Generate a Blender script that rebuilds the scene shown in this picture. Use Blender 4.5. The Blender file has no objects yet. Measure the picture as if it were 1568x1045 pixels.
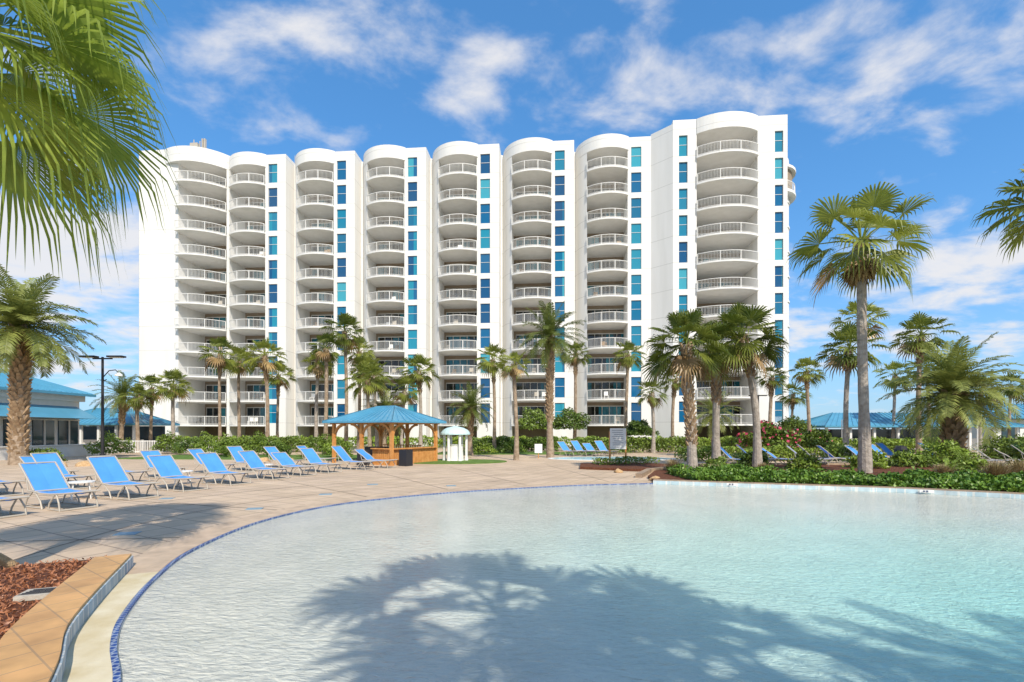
import bpy, math, random
import numpy as np
from mathutils import Vector, Matrix
from mathutils.geometry import tessellate_polygon
random.seed(7); rng=np.random.default_rng(7)
scene=bpy.context.scene
R=math.radians
# ---------------------------------------------------------------- materials
def nt(m):
    m.use_nodes=True
    return m.node_tree.nodes,m.node_tree.links
def mat(name,col,rough=.7,var=.12,scale=2.0,bump=0.0,bscale=None,metal=0,spec=.3,col2=None):
    m=bpy.data.materials.new(name); N,L=nt(m); b=N['Principled BSDF']
    b.inputs['Roughness'].default_value=rough; b.inputs['Metallic'].default_value=metal
    b.inputs['Specular IOR Level'].default_value=spec
    tc=N.new('ShaderNodeTexCoord'); n=N.new('ShaderNodeTexNoise'); n.inputs['Scale'].default_value=scale; n.inputs['Detail'].default_value=4
    L.new(tc.outputs['Object'],n.inputs['Vector'])
    r=N.new('ShaderNodeValToRGB'); c=Vector(col)
    c2=Vector(col2) if col2 else c*(1+var); c1=c*(1-var) if not col2 else c
    r.color_ramp.elements[0].position=.3; r.color_ramp.elements[1].position=.7
    r.color_ramp.elements[0].color=(*c1,1); r.color_ramp.elements[1].color=(*c2,1)
    L.new(n.outputs['Fac'],r.inputs['Fac']); L.new(r.outputs['Color'],b.inputs['Base Color'])
    if bump:
        n2=N.new('ShaderNodeTexNoise'); n2.inputs['Scale'].default_value=bscale or scale*6; n2.inputs['Detail'].default_value=4
        L.new(tc.outputs['Object'],n2.inputs['Vector'])
        bp=N.new('ShaderNodeBump'); bp.inputs['Strength'].default_value=bump; bp.inputs['Distance'].default_value=.05
        L.new(n2.outputs['Fac'],bp.inputs['Height']); L.new(bp.outputs['Normal'],b.inputs['Normal'])
    return m
def leafmat(name,ca,cb,trans=.35,scale=.9):
    m=bpy.data.materials.new(name); N,L=nt(m); b=N['Principled BSDF']; out=N['Material Output']
    b.inputs['Roughness'].default_value=.45; b.inputs['Specular IOR Level'].default_value=.4
    g=N.new('ShaderNodeNewGeometry'); n=N.new('ShaderNodeTexNoise'); n.inputs['Scale'].default_value=scale; n.inputs['Detail'].default_value=3; n.inputs['Roughness'].default_value=.7
    L.new(g.outputs['Position'],n.inputs['Vector'])
    oi=N.new('ShaderNodeObjectInfo'); ma=N.new('ShaderNodeMath'); ma.operation='MULTIPLY_ADD'; ma.inputs[1].default_value=.3; 
    L.new(oi.outputs['Random'],ma.inputs[0]); 
    su=N.new('ShaderNodeMath'); su.operation='SUBTRACT'; su.inputs[1].default_value=.15; L.new(n.outputs['Fac'],su.inputs[0]); L.new(su.outputs[0],ma.inputs[2])
    r=N.new('ShaderNodeValToRGB'); r.color_ramp.elements[0].position=.3; r.color_ramp.elements[1].position=.7
    r.color_ramp.elements[0].color=(*ca,1); r.color_ramp.elements[1].color=(*cb,1)
    L.new(ma.outputs[0],r.inputs['Fac']); L.new(r.outputs['Color'],b.inputs['Base Color'])
    if trans>0:
        t=N.new('ShaderNodeBsdfTranslucent'); L.new(r.outputs['Color'],t.inputs['Color'])
        mx=N.new('ShaderNodeMixShader'); mx.inputs[0].default_value=trans
        L.new(b.outputs[0],mx.inputs[1]); L.new(t.outputs[0],mx.inputs[2]); L.new(mx.outputs[0],out.inputs['Surface'])
    return m
def math_node(N,L,op,a,b=None,c=None):
    n=N.new('ShaderNodeMath'); n.operation=op
    for i,x in enumerate((a,b,c)):
        if x is None: continue
        if isinstance(x,(int,float)): n.inputs[i].default_value=x
        else: L.new(x,n.inputs[i])
    return n.outputs[0]

def stucco(name,ca,cb,jc):
    m=bpy.data.materials.new(name); N,L=nt(m); b=N['Principled BSDF']; b.inputs['Roughness'].default_value=.85; b.inputs['Specular IOR Level'].default_value=.2
    g=N.new('ShaderNodeNewGeometry'); sp=N.new('ShaderNodeSeparateXYZ'); L.new(g.outputs['Position'],sp.inputs[0])
    z=math_node(N,L,'ADD',sp.outputs['Z'],.2); z=math_node(N,L,'DIVIDE',z,3.0); z=math_node(N,L,'FRACT',z)
    j=math_node(N,L,'LESS_THAN',z,.02)
    mp=N.new('ShaderNodeMapping'); mp.inputs['Scale'].default_value=(1.2,1.2,.10); L.new(g.outputs['Position'],mp.inputs[0])
    n=N.new('ShaderNodeTexNoise'); n.inputs['Scale'].default_value=1; n.inputs['Detail'].default_value=5; L.new(mp.outputs[0],n.inputs['Vector'])
    r=N.new('ShaderNodeValToRGB'); r.color_ramp.elements[0].position=.3; r.color_ramp.elements[1].position=.62
    r.color_ramp.elements[0].color=(*ca,1); r.color_ramp.elements[1].color=(*cb,1)
    L.new(n.outputs['Fac'],r.inputs['Fac'])
    mx=N.new('ShaderNodeMix'); mx.data_type='RGBA'; mx.inputs['B'].default_value=(*jc,1); L.new(j,mx.inputs['Factor']); L.new(r.outputs[0],mx.inputs['A'])
    L.new(mx.outputs['Result'],b.inputs['Base Color'])
    return m
def glass_mat(name,cols,cell=(1.1,3.0)):
    m=bpy.data.materials.new(name); N,L=nt(m); b=N['Principled BSDF']; b.inputs['Roughness'].default_value=.06; b.inputs['Specular IOR Level'].default_value=.6
    g=N.new('ShaderNodeNewGeometry'); sp=N.new('ShaderNodeSeparateXYZ'); L.new(g.outputs['Position'],sp.inputs[0])
    z=math_node(N,L,'FLOOR',math_node(N,L,'DIVIDE',math_node(N,L,'ADD',sp.outputs['Z'],.3),cell[1]))
    x=math_node(N,L,'FLOOR',math_node(N,L,'DIVIDE',sp.outputs['X'],cell[0]))
    cb=N.new('ShaderNodeCombineXYZ'); L.new(x,cb.inputs[0]); L.new(z,cb.inputs[2])
    w=N.new('ShaderNodeTexWhiteNoise'); L.new(cb.outputs[0],w.inputs['Vector'])
    r=N.new('ShaderNodeValToRGB'); r.color_ramp.interpolation='CONSTANT'
    e=r.color_ramp.elements
    e[0].color=(*cols[0],1); e[0].position=0; e[1].color=(*cols[1],1); e[1].position=1/len(cols)
    for i in range(2,len(cols)):
        q=e.new(i/len(cols)); q.color=(*cols[i],1)
    L.new(w.outputs['Value'],r.inputs['Fac']); L.new(r.outputs[0],b.inputs['Base Color'])
    n=N.new('ShaderNodeTexNoise'); n.inputs['Scale'].default_value=.6; L.new(g.outputs['Position'],n.inputs['Vector'])
    bp=N.new('ShaderNodeBump'); bp.inputs['Strength'].default_value=.15; L.new(n.outputs['Fac'],bp.inputs['Height']); L.new(bp.outputs[0],b.inputs['Normal'])
    return m
def paver():
    m=bpy.data.materials.new('deck_pavers'); N,L=nt(m); b=N['Principled BSDF']; b.inputs['Roughness'].default_value=.8; b.inputs['Specular IOR Level'].default_value=.2
    tc=N.new('ShaderNodeTexCoord'); mp=N.new('ShaderNodeMapping'); mp.inputs['Rotation'].default_value=(0,0,R(28)); L.new(tc.outputs['Object'],mp.inputs[0])
    br=N.new('ShaderNodeTexBrick'); br.offset=0; br.inputs['Scale'].default_value=1; br.inputs['Brick Width'].default_value=.62; br.inputs['Row Height'].default_value=.62
    br.inputs['Mortar Size'].default_value=.014; br.inputs['Color1'].default_value=(.58,.445,.315,1); br.inputs['Color2'].default_value=(.65,.50,.365,1); br.inputs['Mortar'].default_value=(.33,.25,.19,1)
    L.new(mp.outputs[0],br.inputs['Vector'])
    n=N.new('ShaderNodeTexNoise'); n.inputs['Scale'].default_value=.5; n.inputs['Detail'].default_value=9; n.inputs['Roughness'].default_value=.7; L.new(tc.outputs['Object'],n.inputs['Vector'])
    r=N.new('ShaderNodeValToRGB'); r.color_ramp.elements[0].position=.3; r.color_ramp.elements[1].position=.7; r.color_ramp.elements[0].color=(.78,.77,.77,1); r.color_ramp.elements[1].color=(1.08,1.07,1.03,1)
    L.new(n.outputs['Fac'],r.inputs['Fac'])
    mx=N.new('ShaderNodeMix'); mx.data_type='RGBA'; mx.blend_type='MULTIPLY'; mx.inputs['Factor'].default_value=1
    L.new(br.outputs['Color'],mx.inputs['A']); L.new(r.outputs[0],mx.inputs['B']); L.new(mx.outputs['Result'],b.inputs['Base Color'])
    bp=N.new('ShaderNodeBump'); bp.inputs['Strength'].default_value=.25; bp.inputs['Distance'].default_value=.01; L.new(br.outputs['Fac'],bp.inputs['Height']); bp.invert=True; L.new(bp.outputs[0],b.inputs['Normal'])
    return m
def brickmat(name,c1,c2,mort,w,h,ms=.01,rot=0):
    m=bpy.data.materials.new(name); N,L=nt(m); b=N['Principled BSDF']; b.inputs['Roughness'].default_value=.6
    tc=N.new('ShaderNodeTexCoord'); mp=N.new('ShaderNodeMapping'); mp.inputs['Rotation'].default_value=(0,0,rot); L.new(tc.outputs['Object'],mp.inputs[0])
    br=N.new('ShaderNodeTexBrick'); br.inputs['Scale'].default_value=1; br.inputs['Brick Width'].default_value=w; br.inputs['Row Height'].default_value=h; br.inputs['Mortar Size'].default_value=ms
    br.inputs['Color1'].default_value=(*c1,1); br.inputs['Color2'].default_value=(*c2,1); br.inputs['Mortar'].default_value=(*mort,1)
    L.new(mp.outputs[0],br.inputs['Vector'])
    n=N.new('ShaderNodeTexNoise'); n.inputs['Scale'].default_value=3; n.inputs['Detail'].default_value=8; L.new(tc.outputs['Object'],n.inputs['Vector'])
    r=N.new('ShaderNodeValToRGB'); r.color_ramp.elements[0].position=.3; r.color_ramp.elements[1].position=.7; r.color_ramp.elements[0].color=(.72,.72,.72,1); r.color_ramp.elements[1].color=(1.12,1.12,1.12,1); L.new(n.outputs['Fac'],r.inputs['Fac'])
    mx=N.new('ShaderNodeMix'); mx.data_type='RGBA'; mx.blend_type='MULTIPLY'; mx.inputs['Factor'].default_value=1
    L.new(br.outputs['Color'],mx.inputs['A']); L.new(r.outputs[0],mx.inputs['B']); L.new(mx.outputs['Result'],b.inputs['Base Color'])
    return m

M={}
M['stucco']=stucco('white_stucco',(.76,.745,.71),(.82,.805,.775),(.62,.605,.575))
M['rail']=mat('white_rail_paint',(.76,.75,.72),.5,.02)
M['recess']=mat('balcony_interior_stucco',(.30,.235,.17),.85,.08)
M['win']=glass_mat('teal_window_glass',[(.006,.14,.27),(.010,.20,.33),(.006,.08,.20),(.015,.25,.37),(.05,.34,.44),(.008,.12,.27)],(6,3.0))
M['door']=glass_mat('balcony_door_glass',[(.008,.12,.17),(.006,.010,.013),(.015,.20,.26),(.010,.025,.035),(.015,.14,.20),(.06,.06,.055),(.008,.012,.015)],(.9,3.0))
M['darkmetal']=mat('dark_metal',(.03,.03,.035),.4,.1)
M['deck']=paver()
M['ground']=mat('sandy_grass_ground',(.16,.17,.07),.9,.2,.4,.3,8,col2=(.30,.26,.16))
M['grass']=mat('lawn',(.08,.15,.025),.9,.3,3,.4,40,col2=(.15,.24,.05))
M['band']=brickmat('pool_rim_pavers',(.62,.46,.31),(.56,.41,.28),(.50,.39,.28),.3,.3,.005)
M['gutter']=mat('pool_gutter_plaster',(.58,.47,.27),.7,.15,3,.1,30,col2=(.74,.66,.49))
M['navy']=brickmat('navy_tile',(.015,.05,.22),(.02,.08,.30),(.3,.35,.45),.06,.06,.008)
M['tile']=brickmat('blue_grey_tile',(.24,.35,.45),(.40,.48,.54),(.6,.62,.62),.15,.15,.01)
M['paletile']=brickmat('pale_blue_tile',(.42,.56,.62),(.55,.64,.66),(.66,.68,.66),.3,.15,.01)
M['coping']=brickmat('sandstone_coping',(.66,.38,.15),(.60,.33,.13),(.42,.26,.13),.30,.30,.007,R(35))
M['copingb']=brickmat('weathered_coping',(.42,.30,.20),(.36,.26,.18),(.28,.2,.14),.30,.30,.006,R(-20))
M['mulch']=mat('mulch_soil',(.10,.035,.018),.95,.4,12,.8,60,col2=(.22,.085,.045))
M['chip']=leafmat('mulch_chips',(.12,.04,.02),(.46,.19,.09),0,9)
M['fan']=leafmat('fan_palm_leaf',(.085,.12,.015),(.32,.35,.06),.35)
M['fanfg']=leafmat('fan_palm_leaf_near',(.12,.20,.02),(.36,.44,.07),.5,1.6)
M['date']=leafmat('date_palm_leaf',(.12,.155,.03),(.32,.35,.09),.3)
M['dead']=leafmat('dry_palm_leaf',(.20,.12,.05),(.42,.29,.13),0)
M['hedge']=leafmat('hedge_leaf',(.06,.11,.015),(.20,.28,.045),0,1.5)
M['shrub']=leafmat('shrub_leaf',(.08,.13,.015),(.26,.36,.045),0,1.5)
M['cover']=leafmat('groundcover_leaf',(.07,.15,.015),(.24,.38,.04),0,2)
M['far']=leafmat('distant_tree_leaf',(.06,.09,.03),(.14,.18,.06),0,.5)
M['flower']=leafmat('pink_flower',(.55,.05,.12),(.75,.15,.25),0,5)
M['grassy']=leafmat('ornamental_grass',(.25,.18,.08),(.46,.38,.19),0,3)
M['bark']=mat('palm_bark',(.22,.155,.10),.95,.3,5,.8,14,col2=(.44,.34,.25))
M['barkg']=mat('grey_palm_bark',(.27,.23,.19),.95,.2,5,.7,14,col2=(.48,.42,.36))
M['boot']=mat('palm_boot',(.24,.15,.085),.95,.3,6,.5,20,col2=(.44,.32,.20))
M['blue']=mat('blue_sling_fabric',(.085,.31,.75),.6,.08,3)
M['frame']=mat('bronze_metal_frame',(.48,.43,.36),.4,.05)
M['wood']=mat('cedar_wood',(.52,.22,.06),.6,.2,4,.2,20,col2=(.70,.34,.11))
M['roof']=mat('blue_metal_roof',(.09,.31,.46),.35,.08,1.2,spec=.5)
M['white']=mat('white_paint',(.8,.79,.76),.6,.04)
M['wallc']=mat('cream_wall',(.76,.73,.68),.8,.05)
M['glassdk']=mat('dark_glass',(.02,.05,.07),.1,.2,spec=.8)
M['rock']=mat('tan_rock',(.44,.27,.13),.9,.3,4,.6,10,col2=(.64,.44,.24))
M['stone']=mat('pale_stone',(.5,.45,.38),.8,.15,6,.3,20)
M['dome']=mat('aqua_dome',(.55,.74,.76),.5,.05)
M['sign']=mat('sign_face',(.75,.76,.75),.5,.03)
M['txt']=mat('sign_text',(.12,.14,.2),.6,.1)

# ---------------------------------------------------------------- mesh builder
class MB:
    def __init__(s): s.v=[];s.f=[];s.m=[]
    def add(s,vs,fs,mi=0):
        o=len(s.v); s.v.extend([tuple(v) for v in vs]); s.f.extend([tuple(i+o for i in f) for f in fs]); s.m.extend([mi]*len(fs))
    def box(s,c,sz,rz=0,mi=0):
        x,y,z=[a/2 for a in sz]; cs,sn=math.cos(rz),math.sin(rz); vs=[]
        for dz in(-z,z):
            for dx,dy in((-x,-y),(x,-y),(x,y),(-x,y)):
                vs.append((c[0]+dx*cs-dy*sn,c[1]+dx*sn+dy*cs,c[2]+dz))
        s.add(vs,[(3,2,1,0),(4,5,6,7),(0,1,5,4),(1,2,6,5),(2,3,7,6),(3,0,4,7)],mi)
    def beam(s,a,b,w,h,mi=0):
        a=Vector(a);b=Vector(b);d=(b-a).normalized(); up=Vector((0,0,1)) if abs(d.z)<.95 else Vector((1,0,0))
        sd=d.cross(up).normalized()*w/2; u=sd.cross(d).normalized()*h/2
        vs=[p+q for p in(a,b) for q in(-sd-u,sd-u,sd+u,-sd+u)]
        s.add(vs,[(0,1,2,3),(7,6,5,4),(0,4,5,1),(1,5,6,2),(2,6,7,3),(3,7,4,0)],mi)
    def tube(s,pts,rad,n=8,mi=0,cap=True):
        o=[];k=len(pts)
        for i,p in enumerate(pts):
            p=Vector(p); a=Vector(pts[max(0,i-1)]);b=Vector(pts[min(k-1,i+1)]); d=(b-a).normalized()
            up=Vector((0,1,0)) if abs(d.y)<.9 else Vector((1,0,0))
            x=d.cross(up).normalized();y=d.cross(x)
            r=rad[i] if isinstance(rad,(list,tuple)) else rad
            for j in range(n):
                t=2*math.pi*j/n; o.append(p+x*math.cos(t)*r+y*math.sin(t)*r)
        fs=[(i*n+j,i*n+(j+1)%n,(i+1)*n+(j+1)%n,(i+1)*n+j) for i in range(k-1) for j in range(n)]
        if cap: fs+= [tuple(range(n)),tuple(range((k-1)*n,k*n))[::-1]]
        s.add(o,fs,mi)
    def prism(s,poly,z0,z1,mi=0,fn=None):
        n=len(poly); fn=fn or (lambda a,b,z:(a,b,z))
        vs=[fn(p[0],p[1],z0) for p in poly]+[fn(p[0],p[1],z1) for p in poly]
        fs=[(i,(i+1)%n,n+(i+1)%n,n+i) for i in range(n)]
        tri=tessellate_polygon([[Vector((p[0],p[1],0)) for p in poly]])
        fs+=[tuple(n+i for i in t) for t in tri]+[tuple(t)[::-1] for t in tri]
        s.add(vs,fs,mi)
    def obj(s,name,mats,parent=None,smooth=False,loc=None):
        me=bpy.data.meshes.new(name); me.from_pydata(s.v,[],s.f)
        for m in mats: me.materials.append(m)
        me.polygons.foreach_set('material_index',s.m)
        if smooth: me.polygons.foreach_set('use_smooth',[True]*len(s.f))
        me.update()
        o=bpy.data.objects.new(name,me); scene.collection.objects.link(o)
        if loc: o.location=loc
        if parent: o.parent=parent
        return o
def empty(name,loc=(0,0,0)):
    o=bpy.data.objects.new(name,None); scene.collection.objects.link(o); o.location=loc; return o
def fixn(o):
    import bmesh
    bm=bmesh.new(); bm.from_mesh(o.data); bmesh.ops.recalc_face_normals(bm,faces=bm.faces); bm.to_mesh(o.data); bm.free()
def offset(pts,d):
    out=[]
    for i,p in enumerate(pts):
        a=Vector(pts[max(0,i-1)]);b=Vector(pts[min(len(pts)-1,i+1)]); t=(b-a).normalized()
        out.append((p[0]-t.y*d,p[1]+t.x*d))
    return out
def smoothline(pts,n=5,closed=False):
    P=[Vector(p) for p in pts];o=[];k=len(P)
    for i in range(k if closed else k-1):
        if closed: a,b,c,d=P[i-1],P[i],P[(i+1)%k],P[(i+2)%k]
        else: a,b,c,d=P[max(0,i-1)],P[i],P[i+1],P[min(k-1,i+2)]
        for j in range(n):
            t=j/n; q=.5*((2*b)+(c-a)*t+(2*a-5*b+4*c-d)*t*t+(3*b-a-3*c+d)*t**3); o.append((q.x,q.y))
    if not closed: o.append((P[-1].x,P[-1].y))
    return o

# ---------------------------------------------------------------- pool + ground
rim=[(-1.2,1.2),(-2.2,2.6),(-2.8,3.46),(-3.35,4.10),(-3.79,4.76),(-4.35,5.92),(-4.84,7.4),(-5.0,9.6),(-4.44,11.6),(-3.25,13.06),(-1.63,14.3),(.33,15.3),(2.55,16.2),(4.86,16.65)]
farw=[(4.86,16.65),(6.77,15.95),(8.6,15.3),(11.07,14.48),(12.36,13.8),(13.9,12.8),(16.5,10.5)]
rest=[(18.5,6),(18,0),(14,-4),(6,-5),(1,-2)]
rimS=smoothline(rim,5); farS=smoothline(farw,4)
pool=rimS[:-1]+farS+rest
def sheet(name,outer,hole,z,m):
    pl=[[Vector((a,b,0)) for a,b in outer]]+([[Vector((a,b,0)) for a,b in hole]] if hole else [])
    tri=tessellate_polygon(pl); vs=[(v.x,v.y,z) for l in pl for v in l]
    mb=MB(); mb.add(vs,[tuple(t) for t in tri]); 
    o=mb.obj(name,[m]); fixn(o)
    if o.data.polygons[0].normal.z<0: o.data.flip_normals()
    return o
sheet('ground',[(-900,-300),(900,-300),(900,1500),(-900,1500)],pool,-.012,M['ground'])
sheet('pool_deck',[(-46,-12),(48,-12),(48,50),(-46,50)],pool,0,M['deck'])
def poolfloor():
    c=Vector((11,4.5)); mb=MB(); n=len(pool); K=12
    vs=[];fs=[]
    for k in range(K):
        f=1-k/K
        for p in pool:
            q=c+(Vector(p)-c)*f; vs.append((q.x,q.y,-.03-1.1*(1-f)))
    vs.append((c.x,c.y,-1.15))
    for k in range(K-1):
        for j in range(n): fs.append((k*n+j,k*n+(j+1)%n,(k+1)*n+(j+1)%n,(k+1)*n+j))
    for j in range(n): fs.append(((K-1)*n+j,(K-1)*n+(j+1)%n,len(vs)-1))
    mb.add(vs,fs)
    m=bpy.data.materials.new('pool_plaster'); N,L=nt(m); b=N['Principled BSDF']; b.inputs['Roughness'].default_value=.9; b.inputs['Specular IOR Level'].default_value=.05
    g=N.new('ShaderNodeNewGeometry'); sp=N.new('ShaderNodeSeparateXYZ'); L.new(g.outputs['Position'],sp.inputs[0])
    r=N.new('ShaderNodeValToRGB'); e=r.color_ramp.elements
    z=math_node(N,L,'MULTIPLY',sp.outputs['Z'],-1)
    e[0].position=.03; e[0].color=(.82,.78,.71,1); e[1].position=.95; e[1].color=(.40,.80,.77,1)
    q=e.new(.28); q.color=(.80,.80,.745,1); q=e.new(.5); q.color=(.67,.84,.785,1)
    L.new(z,r.inputs['Fac'])
    n=N.new('ShaderNodeTexNoise'); n.inputs['Scale'].default_value=1.3; n.inputs['Detail'].default_value=8; L.new(g.outputs['Position'],n.inputs['Vector'])
    r2=N.new('ShaderNodeValToRGB'); r2.color_ramp.elements[0].position=.3; r2.color_ramp.elements[0].color=(.90,.91,.91,1); r2.color_ramp.elements[1].position=.7; r2.color_ramp.elements[1].color=(1.05,1.04,1.03,1); L.new(n.outputs['Fac'],r2.inputs['Fac'])
    mx=N.new('ShaderNodeMix'); mx.data_type='RGBA'; mx.blend_type='MULTIPLY'; mx.inputs['Factor'].default_value=1; L.new(r.outputs[0],mx.inputs['A']); L.new(r2.outputs[0],mx.inputs['B'])
    L.new(mx.outputs['Result'],b.inputs['Base Color'])
    mp=N.new('ShaderNodeMapping'); mp.inputs['Rotation'].default_value=(0,0,R(15)); mp.inputs['Scale'].default_value=(1,2.0,1); L.new(g.outputs['Position'],mp.inputs[0])
    n2=N.new('ShaderNodeTexNoise'); n2.inputs['Scale'].default_value=7.5; n2.inputs['Detail'].default_value=4; n2.inputs['Distortion'].default_value=1.3; L.new(mp.outputs[0],n2.inputs['Vector'])
    bp=N.new('ShaderNodeBump'); bp.inputs['Strength'].default_value=.75; bp.inputs['Distance'].default_value=.05; L.new(n2.outputs['Fac'],bp.inputs['Height']); L.new(bp.outputs[0],b.inputs['Normal'])
    o=mb.obj('pool_floor',[m],smooth=True); fixn(o)
    if o.data.polygons[-1].normal.z<0: o.data.flip_normals()
poolfloor()
def water():
    m=bpy.data.materials.new('water_surface'); N,L=nt(m); out=N['Material Output']; N.remove(N['Principled BSDF'])
    tc=N.new('ShaderNodeTexCoord'); mp=N.new('ShaderNodeMapping'); mp.inputs['Rotation'].default_value=(0,0,R(15)); mp.inputs['Scale'].default_value=(1,1.9,1); L.new(tc.outputs['Object'],mp.inputs[0])
    n=N.new('ShaderNodeTexNoise'); n.inputs['Scale'].default_value=7; n.inputs['Detail'].default_value=5; n.inputs['Roughness'].default_value=.6; n.inputs['Distortion'].default_value=.9; L.new(mp.outputs[0],n.inputs['Vector'])
    bp=N.new('ShaderNodeBump'); bp.inputs['Strength'].default_value=.45; bp.inputs['Distance'].default_value=.04; L.new(n.outputs['Fac'],bp.inputs['Height'])
    fr=N.new('ShaderNodeFresnel'); fr.inputs['IOR'].default_value=1.22; L.new(bp.outputs[0],fr.inputs['Normal'])
    t=N.new('ShaderNodeBsdfTransparent'); t.inputs['Color'].default_value=(.97,.992,.98,1)
    gl=N.new('ShaderNodeBsdfGlossy'); gl.inputs['Roughness'].default_value=.07; L.new(bp.outputs[0],gl.inputs['Normal'])
    mx=N.new('ShaderNodeMixShader'); L.new(fr.outputs[0],mx.inputs[0]); L.new(t.outputs[0],mx.inputs[1]); L.new(gl.outputs[0],mx.inputs[2]); L.new(mx.outputs[0],out.inputs['Surface'])
    sheet('pool_water',pool,None,-.015,m)
water()
def strip(name,line,d0,d1,z0,z1,mats):
    a=offset(line,d0);b=offset(line,d1); mb=MB()
    for i in range(len(line)-1):
        mb.add([(a[i][0],a[i][1],z0),(a[i+1][0],a[i+1][1],z0),(b[i+1][0],b[i+1][1],z0),(b[i][0],b[i][1],z0),
                (a[i][0],a[i][1],z1),(a[i+1][0],a[i+1][1],z1),(b[i+1][0],b[i+1][1],z1),(b[i][0],b[i][1],z1)],
               [(0,1,5,4),(2,3,7,6),(4,5,6,7)]+([(3,0,4,7)] if i==0 else [])+([(1,2,6,5)] if i==len(line)-2 else []))
    o=mb.obj(name,mats); fixn(o); return o
strip('pool_rim_band',rimS,.06,.62,-.01,.005,[M['band']])
strip('pool_tile_line',rimS,0,.045,-.02,.009,[M['navy']])
gut=[p for p in rimS if p[1]<6.4]
strip('pool_gutter',gut,.046,.60,-.01,.0095,[M['gutter']])
curb=smoothline([(-5.05,6.45),(-4.78,5.95),(-4.27,5.0),(-3.74,4.1),(-3.22,3.46),(-2.6,2.6),(-1.65,1.4)],4)
strip('sandstone_curb',curb,-.02,-.40,-.005,.17,[M['coping']])
strip('curb_tile',curb,-.017,.0,-.005,.14,[M['tile']])
strip('pool_wall_coping',farS,.02,.34,-.01,.12,[M['copingb']])
strip('pool_wall_tile',farS,-.0,.017,-.35,.10,[M['paletile']])
mb=MB()
for dd in(2.2,4.4,7.0):
    ln=offset(rimS[12:],dd); a=offset(ln,-.011); b=offset(ln,.011)
    for i in range(len(ln)-1): mb.add([(*a[i],.0045),(*a[i+1],.0045),(*b[i+1],.0045),(*b[i],.0045)],[(0,1,2,3)])
L0=offset(rimS,.65); L1=offset(rimS,9.5)
for i in range(14,len(rimS),6):
    p=Vector(L0[i]);q=Vector(L1[i]); t=(q-p).normalized(); s=Vector((-t.y,t.x))*.011
    mb.add([(*(p-s),.0052),(*(p+s),.0052),(*(q+s),.0052),(*(q-s),.0052)],[(0,1,2,3)])
mb.obj('deck_expansion_joints',[mat('joint_sealant',(.17,.13,.10),.9,.1)])
mb=MB()
for i,(x,y) in enumerate([(7.2,15.86),(12.0,14.05)]):
    mb.box((x,y-.06,.06),(.34,.02,.08),R(-20)); 
    for k in range(3): mb.box((x-.09+.09*k,y-.075,.06),(.05,.012,.05),R(-20),1)
mb.obj('depth_marker_tiles',[M['white'],M['txt']])
bed=offset(curb,-.40); bedpoly=[(-9,6.0),(-6.4,6.15),(-5.45,6.5)]+[p for p in bed[1:]]+[(-3,0),(-9,0)]
mb=MB(); mb.prism(bedpoly,-.005,.09); mb.obj('mulch_bed',[M['mulch']])
def inpoly(x,y,P):
    c=False;j=len(P)-1
    for i in range(len(P)):
        if (P[i][1]>y)!=(P[j][1]>y) and x<(P[j][0]-P[i][0])*(y-P[i][1])/(P[j][1]-P[i][1])+P[i][0]: c=not c
        j=i
    return c
def leaves(mb,P,size,mi=0,asp=.45):
    P=np.asarray(P,float); n=len(P)
    a=rng.normal(size=(n,3)); a/=np.linalg.norm(a,axis=1)[:,None]
    b=rng.normal(size=(n,3)); b-=a*(a*b).sum(1)[:,None]; b/=np.linalg.norm(b,axis=1)[:,None]
    s=size*rng.uniform(.6,1.3,n)[:,None]
    V=np.stack([P-a*s,P-b*s*asp,P+a*s,P+b*s*asp],1).reshape(-1,3)
    o=len(mb.v); mb.v.extend(map(tuple,V.tolist())); mb.f.extend([(o+4*i,o+4*i+1,o+4*i+2,o+4*i+3) for i in range(n)]); mb.m.extend([mi]*n)
mb=MB(); P=[]
while len(P)<17000:
    x,y=random.uniform(-8.5,-1.9),random.uniform(1.6,6.8)
    if inpoly(x,y,bedpoly) and not (abs(x+4.86)<.2 and abs(y-5.0)<.18): P.append((x,y,.095+random.random()*.03))
leaves(mb,P,.028,asp=.3); mb.obj('mulch_chips',[M['chip']])
mb=MB(); mb.box((-4.86,5.0,.12),(.34,.26,.05),R(20)); 
for i in range(5): mb.box((-4.86,5.0-.08+.04*i,.146),(.26,.013,.01),R(20),1)
mb.obj('drain_grate',[M['stone'],M['darkmetal']])
def rock(name,loc,s):
    import bmesh
    bm=bmesh.new(); bmesh.ops.create_icosphere(bm,subdivisions=4,radius=1)
    rr=random.Random(int(loc[0]*100))
    pl=[(Vector((rr.uniform(-1,1),rr.uniform(-1,1),rr.uniform(-.5,1))).normalized(),rr.uniform(.6,.88)) for _ in range(14)]
    for v in bm.verts:
        for n,d in pl:
            k=v.co.dot(n)
            if k>d: v.co-=n*(k-d)*.85
    me=bpy.data.meshes.new(name); bm.to_mesh(me); bm.free(); me.materials.append(M['rock'])
    for p in me.polygons: p.use_smooth=True
    o=bpy.data.objects.new(name,me); scene.collection.objects.link(o); o.location=loc; o.scale=s
rock('landscape_rock',(-6.5,6.05,.13),(.3,.24,.2))
for x,y,s in[(5.2,17.6,.22),(-14.5,28,.5),(-13.2,28.4,.4),(-23,24.5,.55),(-22,24.8,.4),(4.6,21,.22)]: rock('landscape_rock',(x,y,.05),(s,s*.8,s*.6))
mb=MB()
for x,y,w in[(-6.75,8.48,.34),(-5.96,11.2,.34),(-5.3,13.75,.34),(-4.7,16.3,.34),(-2.0,15.9,.3),(-9.2,12.9,.3)]:
    mb.box((x,y,.004),(w,.26,.01),R(15))
mb.obj('deck_drain_covers',[mat('slate_blue_tile',(.22,.33,.40),.6,.1)])

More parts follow.
